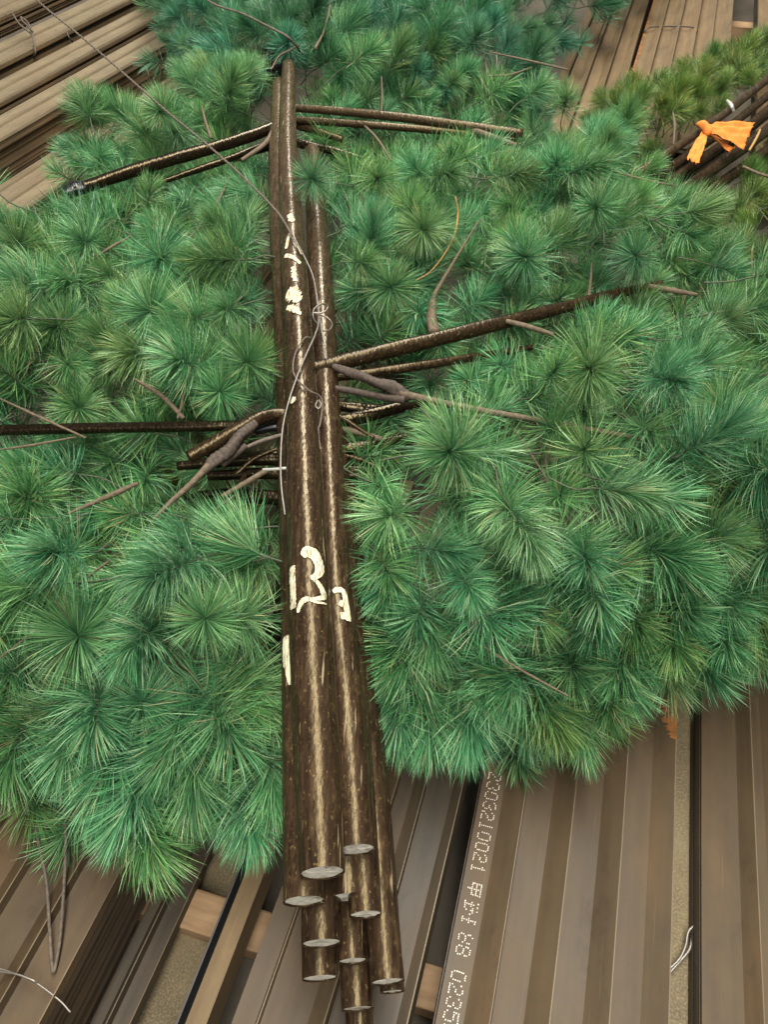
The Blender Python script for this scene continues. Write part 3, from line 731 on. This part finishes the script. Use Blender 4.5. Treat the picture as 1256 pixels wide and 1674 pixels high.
def arm_block(p, ks=1.):
    px, py, dep = proj(p)
    if 1085 < px < 1175 and 205 < py < 292: return True
    if p.z > .16 and ((455 < px < 715 and 575 < py < 745) or (320 < px < 475 and 655 < py < 800)): return True
    for S, c in ARM_PATHS:
        d = np.hypot(S[:, 0]-px, S[:, 1]-py); i = d.argmin()
        if ks and d[i] < c*ks + 40*1.2/dep and p.z > S[i, 2] - .075: return True
    return False
def mound(x, y, d):
    right = x > np.interp(y, [0, 3], [-.06, -.25])
    hi = .345 if right else .315
    px, py, dep = proj((x, y, .3))
    if right and 560 < py < 1150: hi += .03
    bulge = math.exp(-(((x - .36)/.50)**2 + ((y - .98)/.42)**2)); hi += .12*bulge                      # the big heap right of the poles
    hi += .06*math.exp(-(((x + .42)/.3)**2 + ((y - .62)/.28)**2)) + .05*math.exp(-(((x - .55)/.5)**2 + ((y - 2.0)/.4)**2)) + .04*math.exp(-(((x + .6)/.4)**2 + ((y - 1.7)/.4)**2))
    near = py > 1000
    lo = .10 if near else .22
    hi += .055*math.sin(x*9.1+y*4.3+.6) * math.cos(y*8.3 - x*5.1) + .025*math.sin(x*17 - y*13)
    return lo + (hi-lo)*smooth(d/(.34 if near else .16))
spots_top = []
# rosettes the photograph shows facing the camera: px, py, radius in pixels
ROS = [(130, 1040, 100), (335, 1010, 68), (232, 1150, 74), (250, 508, 74), (405, 592, 56), (262, 420, 64), (692, 376, 52), (616, 292, 46), (740, 738, 84),
       (965, 600, 84), (935, 1148, 80), (1180, 668, 60), (360, 640, 46), (978, 338, 50), (160, 255, 36), (238, 220, 44), (640, 470, 58), (1040, 420, 48), (290, 215, 40),
       (860, 420, 60), (900, 290, 56), (392, 1010, 46), (510, 292, 42), (30, 400, 56), (128, 668, 48), (310, 1180, 56)]
for (px, py, r) in ROS:
    z = mound(*at(px, py, .3)[:2], edge_dist(at(px, py, .3)[:2], MAIN)[0]) + .045
    p = at(px, py, z)
    if arm_block(p, .5): p = at(px, py, z - .06)
    toc = (Vector((0, 0, CAM_H)) - p).normalized()
    ax = (toc + Vector((rnd.gauss(0, .22), rnd.gauss(0, .22), rnd.gauss(0, .12)))).normalized()
    rm = r*proj(p)[2]/FPX
    spots_top.append((p, ax, min(1.15, max(.78, rm/.088)), 'star'))
# tufts that hang over the near edge: px, py, then the way they point on the sheet below
for (px, py, dx, dy, z) in [(30, 1262, -.1, 1, .17), (110, 1262, .1, 1, .18), (185, 1300, -.2, 1, .17), (240, 1400, .35, .8, .13), (225, 1330, -.3, .7, .18), (320, 1300, .1, 1, .19), (395, 1372, .25, .9, .14),
        (440, 1300, .1, 1, .17), (290, 1230, -.2, .8, .23), (360, 1225, .2, .7, .24), (425, 1180, .3, .6, .24), (-40, 1240, -.3, 1, .18), (650, 1190, -.1, 1, .18), (700, 1215, .1, 1, .16),
        (765, 1205, 0, 1, .18), (866, 1200, 0, 1, .16), (890, 1180, .1, 1, .19), (1010, 1148, .2, 1, .19), (1085, 1120, .1, 1, .19), (1135, 1105, .3, 1, .19), (1190, 1075, .2, 1, .2),
        (1240, 1075, .1, 1, .2), (625, 1110, -.2, .7, .2), (660, 1110, 0, 1, .24), (800, 1140, 0, 1, .24), (940, 1200, .1, 1, .16), (160, 1200, -.2, .7, .25)]:
    spots_top.append((at(px, py-48, z), Vector((dx + rnd.gauss(0, .12), -dy, rnd.uniform(-.25, .25))).normalized(), rnd.uniform(.95, 1.08), rnd.choice(['brush', 'brush', 'plume'])))
def tuft_axis(p, d, c, tilt=1.):
    q = np.array([p[0], p[1]]); e = 1 - smooth(d/.22)
    out = np.array([c[0]-q[0], c[1]-q[1]]); out = out/(np.linalg.norm(out)+1e-6)
    i = np.argmin([np.hypot(q[0]-a[0], q[1]-a[1]) for a in A_line]); rad_ = q - np.array(A_line[i]); rad_ /= np.linalg.norm(rad_)+1e-6
    py = proj((q[0], q[1], .3))[1]
    v = Vector((rad_[0]*.62*(1-e) + out[0]*1.0*e, rad_[1]*.4*(1-e) + out[1]*e - float(np.interp(py, [150, 500, 900], [.1, .38, .72])), float(np.interp(py, [150, 500, 900], [.75, .60, .42]))*(1-e) + .15*e))
    v += Vector((rnd.gauss(0, .58), rnd.gauss(0, .50), rnd.gauss(0, .25)))*tilt
    return v.normalized()
def layer(poly, r, tries, dz, jit, taken=(), gap=.055, inset=.03, mnd=mound, ks=1., skip=True):
    out = []
    for q in poisson(poly, r, tries, taken):
        d, c = edge_dist(q, poly)
        if d < inset: continue
        z = mnd(q[0], q[1], d) + dz + rnd.uniform(-jit, jit); p = Vector((q[0], q[1], max(.03, z)))
        if skip and pole_gap(p) < gap: continue
        if skip and arm_block(p, ks): continue
        out.append((p, tuft_axis(p, d, c), rnd.uniform(.66, 1.06), 'plume' if rnd.random() < .42 else ('brush' if rnd.random() < .70 else 'star')))
    return out
top = layer(MAIN, .076, 14000, 0.0, .042, [s[0] for s in spots_top])
in_view = lambda p, m=90: -m < proj(p)[0] < W0+m and -m < proj(p)[1] < H0+m
cand = spots_top + top
cand.sort(key=lambda s: (not in_view(s[0], 0), proj(s[0])[2]))
flank = []
for (px, py, z) in [(700, 1040, .26), (790, 1020, .28), (880, 1000, .28), (960, 1010, .28), (1040, 1000, .28), (1120, 990, .28), (1200, 980, .28), (660, 960, .27), (740, 950, .30), (830, 940, .31), (920, 930, .31), (1010, 920, .31),
        (1100, 910, .31), (1190, 900, .31), (640, 1040, .22), (840, 1090, .22), (930, 1070, .23), (1020, 1070, .23), (1100, 1050, .23), (1180, 1030, .24), (1250, 1000, .26), (760, 1100, .22), (690, 1110, .2), (610, 900, .24), (610, 1000, .2),
        (880, 1150, .17), (1000, 1120, .18), (60, 800, .27), (150, 860, .27), (130, 760, .27), (250, 900, .27), (300, 930, .26), (70, 950, .27), (420, 930, .24), (420, 1080, .22), (380, 1130, .22), (230, 820, .27)]:
    flank.append((at(px + rnd.uniform(-18, 18), py + rnd.uniform(-18, 18), z), Vector((rnd.gauss(.1, .45), -.8, rnd.uniform(.1, .6))).normalized(), rnd.uniform(.9, 1.1), rnd.choice(['plume', 'plume', 'brush'])))
cand += [f for f in flank if not arm_block(f[0])]
cand.sort(key=lambda s: (not in_view(s[0], 0), proj(s[0])[2]))
parts_, rest_ = cand[:298], cand[298:]
for (p, ax, s, kind) in parts_:
    put_tuft(kind, p - bundle.location, ax, s, bundle)
low = layer(MAIN, .080, 14000, -.080, .03, gap=.04, ks=.5) + layer(MAIN, .085, 9000, -.15, .03, gap=0., ks=0., inset=.07) + layer(MAIN, .09, 9000, -.22, .03, gap=.0, ks=0., inset=.07)
for (px, py) in [(600, 560), (660, 585), (720, 570), (770, 600), (705, 625), (745, 640), (640, 690), (600, 715), (680, 700), (390, 640), (350, 690), (300, 720), (420, 790), (380, 840), (440, 860), (590, 770), (620, 830), (600, 870),
                 (560, 500), (600, 470), (680, 540), (730, 530), (800, 560), (850, 560), (300, 660), (250, 730), (200, 740), (140, 745), (80, 740), (330, 780), (520, 420)]:
    low.append((at(px, py, .11), Vector((rnd.gauss(0, .6), rnd.gauss(-.3, .5), .4)).normalized(), rnd.uniform(.85, 1.05), 'plume'))
stuff_tufts('inner_foliage', [(p - bundle.location, ax, s*1.02) for (p, ax, s, k) in low + rest_], bundle, (.94, 1., .96), n=240)
print('main tufts', len(parts_), 'rest', len(rest_), 'low', len(low))

# ------------------------------------------------------------------ the bundle behind, bluish; its duller light is put into the tint
rear = empty('pine_bundle', at(600, 40, 0))
tag(rear, 'bluish green pine bundle behind the pole tips', 'pine bundle')
RP = [tuple(at(x, y, .38)[:2]) for x, y in [(236, 20), (262, 78), (300, 108), (480, 106), (700, 112), (850, 122), (915, 128), (928, 70), (935, 0)]]
RP += [(2.3, 6.2), (-1.6, 6.2), tuple(at(225, -60, .38)[:2])]
rs = []
def rear_mound(x, y, d): return .20 + .20*smooth(d/.22)
for dz, r, st in ((0, .088, 0), (-.10, .090, 1)):
    for (p, ax, s, k) in layer(RP, r, 5000, dz, .035, inset=.045, mnd=rear_mound, skip=False):
        if proj(p)[1] < -260: continue
        rs.append((p, ax, s*1.05, k, st))
for (p, ax, s, k, st) in rs:
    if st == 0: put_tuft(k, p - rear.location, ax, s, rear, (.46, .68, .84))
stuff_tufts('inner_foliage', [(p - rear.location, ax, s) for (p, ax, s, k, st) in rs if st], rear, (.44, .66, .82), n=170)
def rbranch(name, ctrl, mat, root, seg=8, lump=.06):
    P = []
    for (px, py, z, w) in ctrl:
        q = at(px, py, z); P.append((*q, .5*w*proj(q)[2]/FPX))
    S = spline(P, 14*len(ctrl)); v, f = tube_data(S[:, :3], S[:, 3], seg, lump=lump, seed=rnd.randrange(99))
    return under(mesh_obj(name, v, f, mat), root)
rbranch('twig', [(800, 85, .41, 2), (860, 98, .41, 3.5), (930, 114, .39, 3)], M['twig'], rear)
rbranch('twig', [(540, 10, .44, 4), (530, 50, .43, 4), (515, 80, .42, 5)], M['twig'], rear)
rbranch('pole', [(560, 130, .26, 24), (620, 20, .26, 18), (660, -60, .27, 15)], M['pole_dusty'], rear, 16, .02)

# ------------------------------------------------------------------ the olive bundle at the right, with the orange ribbon
olive = empty('pine_bundle', at(1200, 220, 0))
tag(olive, 'olive green pine bundle at upper right with pale poles', 'pine bundle')
OP = [tuple(at(x, y, .16)[:2]) for x, y in [(930, 200), (965, 152), (1020, 124), (1085, 104), (1140, 88), (1185, 62), (1256, 48), (1480, 10), (1480, 470), (1256, 480), (1165, 420), (1140, 300), (1060, 230)]]
OLINE = np.array([[1085, 262], [1105, 244], [1180, 190], [1256, 128], [1330, 70]], float)
def olive_mound(x, y, d): return .10 + .10*smooth(d/.2)
os_ = []
for dz, r, st in ((0, .070, 0), (-.06, .075, 1)):
    for (p, ax, s, k) in layer(OP, r, 5000, dz, .02, inset=.04, mnd=olive_mound, skip=False):
        px, py, dep = proj(p); dd = seg_dist((px, py), OLINE + np.array([[26, 30]])) if True else 0
        if dd < 52 and px > 1070: continue
        os_.append((p, ax, s*.80, k, st))
for (p, ax, s, k, st) in os_:
    if st == 0: put_tuft(k, p - olive.location, ax, s, olive, (.98, .74, .42))
stuff_tufts('inner_foliage', [(p - olive.location, ax, s) for (p, ax, s, k, st) in os_ if st], olive, (.92, .72, .42), n=150)
for dx, dy, z, w in ((0, 0, .30, 17), (14, 16, .27, 18), (30, 27, .25, 20), (50, 42, .24, 24), (66, 62, .20, 22), (22, 40, .21, 20)):
    rbranch('pole', [(1040+dx, 288+dy, z-.04, w*1.05), (1100+dx, 246+dy, z, w*.8), (1180+dx, 190+dy, z+.005, w*.75), (1256+dx, 130+dy, z, w*.7), (1340+dx, 66+dy, z, w*.6)], M['pole_dusty'] if dy < 10 else M['arm'], olive, 18, .03)
rbranch('pale_tie', [(1190, 165, .315, 5), (1196, 172, .325, 7), (1200, 182, .31, 5)], M['wire_pale'], olive)
rbranch('twig', [(1226, 246, .30, 4), (1238, 225, .31, 4), (1244, 212, .305, 3)], M['yellow_tie'], olive)
rbranch('twig', [(1215, 272, .28, 5), (1240, 283, .275, 5), (1262, 290, .27, 4)], M['twig'], olive)

def cloth(name, rows, parent, n=28, m=20, fold=.0042):
    """rows: two edge polylines in (px, py, z); a draped strip between them"""
    a = spline([at(*p) for p in rows[0]], n); b = spline([at(*p) for p in rows[1]], n); V = []
    for i in range(n):
        for j in range(m+1):
            t = j/m; p = a[i]*(1-t) + b[i]*t
            p = p + np.array([0, 0, fold*math.sin(t*19 + i*.10)*(.25 + i/n) + fold*.45*math.sin(i*.7+t*7)])
            if j in (0, m): p = p + rng.normal(0, .0008, 3)
            if i == n-1: p = p + rng.normal(0, .0025, 3)
            V.append(p)
    F = [(i*(m+1)+j, (i+1)*(m+1)+j, (i+1)*(m+1)+j+1, i*(m+1)+j+1) for i in range(n-1) for j in range(m)]
    o = mesh_obj(name, V, F, M['cloth']); s = o.modifiers.new('thickness', 'SOLIDIFY'); s.thickness = .0010
    return under(o, parent)
ribbon = empty('orange_ribbon', at(1155, 212, .33))
tag(ribbon, 'torn orange cloth ribbon tied around the pale poles', 'ribbon')
cloth('ribbon_tail', [[(1150, 207, .335), (1180, 201, .350), (1234, 201, .345)], [(1151, 212, .335), (1180, 226, .33), (1216, 246, .31)]], ribbon)
cloth('ribbon_tail', [[(1150, 212, .33), (1138, 232, .325), (1124, 259, .31)], [(1158, 216, .33), (1153, 238, .325), (1142, 268, .305)]], ribbon, m=8)
cloth('ribbon_tail', [[(1154, 212, .325), (1172, 222, .315), (1200, 243, .305)], [(1156, 220, .325), (1166, 226, .31), (1190, 248, .30)]], ribbon, m=8)
S = spline([at(1141, 203, .335), at(1150, 205, .342), at(1158, 214, .338), at(1154, 220, .33)], 24)
under(tube('knot', S, np.array([.005 + .007*math.sin(math.pi*i/23)**.7 for i in range(24)]), M['cloth'], lump=.22, seg=14), ribbon)

# ------------------------------------------------------------------ wires
def wire_path(ctrl, n): return spline([at(x, y, z) for x, y, z in ctrl], n)
def twisted(name, ctrl, r, mat, n=260, turns=50, off=.7, amp=0.):
    P = wire_path(ctrl, n); T = np.gradient(P, axis=0); T /= np.linalg.norm(T, axis=1)[:, None]
    N = np.cross(T, [0, 0, 1.]); N /= np.linalg.norm(N, axis=1)[:, None]; B = np.cross(T, N)
    ds = []
    for k in (0, math.pi):
        a = np.linspace(0, turns*2*math.pi, n) + k
        ds.append(tube_data(P + (np.cos(a)[:, None]*N + np.sin(a)[:, None]*B)*r*off, r, 6))
    v, f = join(ds); return mesh_obj(name, v, f, mat)
wr = empty('binding_wire', at(480, 620, .39)); tag(wr, 'long twisted binding wire running from upper left round the poles', 'wire')
under(twisted('tail', [(40, -30, .62), (62, 2, .60), (130, 58, .56), (200, 118, .52), (270, 180, .48), (345, 242, .44), (400, 292, .42), (452, 345, .41), (478, 385, .405)], .0020, M['wire_rust'], turns=60), wr)
def wire(name, ctrl, w, mat, parent=None, n=None, seg=8):
    P = wire_path(ctrl, n or 14*len(ctrl)); o = tube(name, P, w, mat, None, seg)
    return under(o, parent) if parent else o
wire('strand', [(474, 378, .40), (495, 415, .398), (511, 450, .392), (518, 490, .39), (521, 525, .385), (515, 548, .392), (505, 570, .398), (490, 605, .40), (474, 650, .399), (463, 695, .375), (459, 745, .365), (460, 795, .355), (466, 842, .34)], .0019, M['wire'], wr)
wire('strand', [(508, 552, .39), (498, 553, .396), (484, 575, .399), (479, 600, .40), (484, 618, .40), (505, 638, .395), (522, 647, .38), (527, 660, .372), (524, 690, .372), (520, 706, .372), (524, 735, .368)], .0018, M['wire_rust'], wr)
wire('loop', [(519, 530, .385), (512, 518, .40), (514, 505, .41), (526, 497, .41), (536, 500, .40), (530, 510, .395), (512, 512, .395), (520, 514, .40), (536, 520, .40), (543, 530, .39), (538, 540, .38), (528, 541, .375)], .0017, M['wire'], wr, n=120)
wire('loop', [(519, 655, .385), (516, 663, .385), (521, 668, .383), (525, 661, .383), (521, 654, .384)], .0015, M['wire'], wr, n=40)
wire('strand', [(513, 455, .392), (519, 490, .391), (526, 540, .383), (532, 570, .37), (534, 588, .36)], .0016, M['wire'], wr)
tag(wire('wire', [(325, -10, .50), (352, 8, .49), (395, 22, .48), (440, 44, .47), (470, 60, .45), (484, 74, .42), (490, 84, .39)], .0036, M['wire_rust']), 'dark wire curving over the rear bluish foliage', 'wire')
# bent rod, bright wire ends and loops on the sheets
tag(wire('bent_rod', [(72, 1300, .02), (56, 1330, .03), (62, 1375, .035), (75, 1440, .03), (80, 1510, .022), (84, 1570, .012), (87, 1588, .009), (92, 1570, .010), (98, 1530, .018), (104, 1450, .03), (107, 1380, .035), (106, 1320, .03)], .0027, M['wire_rust'], n=160, seg=10), 'brown rod bent into a narrow V on the lower left sheet', 'rod')
w1 = empty('bright_wire', at(50, 1610, .02)); tag(w1, 'two bright wire ends lying at the lower left corner', 'wire')
wire('strand', [(-40, 1572, .02), (0, 1584, .02), (50, 1602, .018), (95, 1634, .012), (115, 1655, .006)], .0015, M['wire'], w1)
wire('strand', [(-40, 1576, .022), (0, 1588, .022), (25, 1592, .026), (52, 1602, .024), (60, 1606, .02)], .0015, M['wire'], w1)
w2 = empty('grey_wire', at(1115, 1560, -.05)); tag(w2, 'crooked grey wire ends lying on the weathered board at right', 'wire')
wire('strand', [(1084, 1602, -.066), (1094, 1586, -.066), (1112, 1567, -.064), (1122, 1545, -.062), (1127, 1522, -.06), (1146, 1506, -.055)], .0024, M['wire'], w2)
wire('strand', [(1086, 1604, -.068), (1098, 1588, -.068), (1114, 1570, -.066), (1128, 1552, -.064), (1134, 1530, -.062), (1148, 1514, -.057)], .0024, M['wire'], w2)
w3 = empty('wire_loop', at(45, 70, .08)); tag(w3, 'small rusty wire loop tied on a stack at upper left', 'wire')
wire('strand', [(20, 22, .14), (30, 38, .14), (44, 50, .12), (52, 58, .10), (56, 75, .075), (57, 88, .05), (50, 98, .0)], .004, M['wire_rust'], w3)
wire('strand', [(52, 56, .10), (46, 44, .12), (36, 34, .14), (34, 28, .145), (44, 36, .13), (53, 52, .11)], .004, M['wire_rust'], w3)
tag(wire('wire', [(108, 50, .07), (112, 60, .06), (118, 68, .02), (117, 72, .0)], .0032, M['wire_rust']), 'short wire hook on the pale stack edge, upper left', 'wire')
tag(wire('wire', [(222, 108, .05), (236, 108, .05), (242, 120, .03), (244, 132, .0)], .0035, M['wire_rust']), 'bent wire on the layered stack beside the foliage', 'wire')
tag(wire('wire', [(208, 185, -.09), (228, 172, -.088), (240, 158, -.085), (262, 152, -.085)], .0025, M['wire_rust']), 'thin wire lying on the pale sheet beside the left foliage', 'wire')
wb = wire('wire', [(1051, 58, -.02), (1056, 50, .012), (1066, 44, .02), (1090, 43, .018), (1115, 43, .019), (1135, 45, .02), (1141, 52, .0)], .004, M['wire_rust'])
tag(wb, 'wire band around the sheets at the upper right', 'wire')
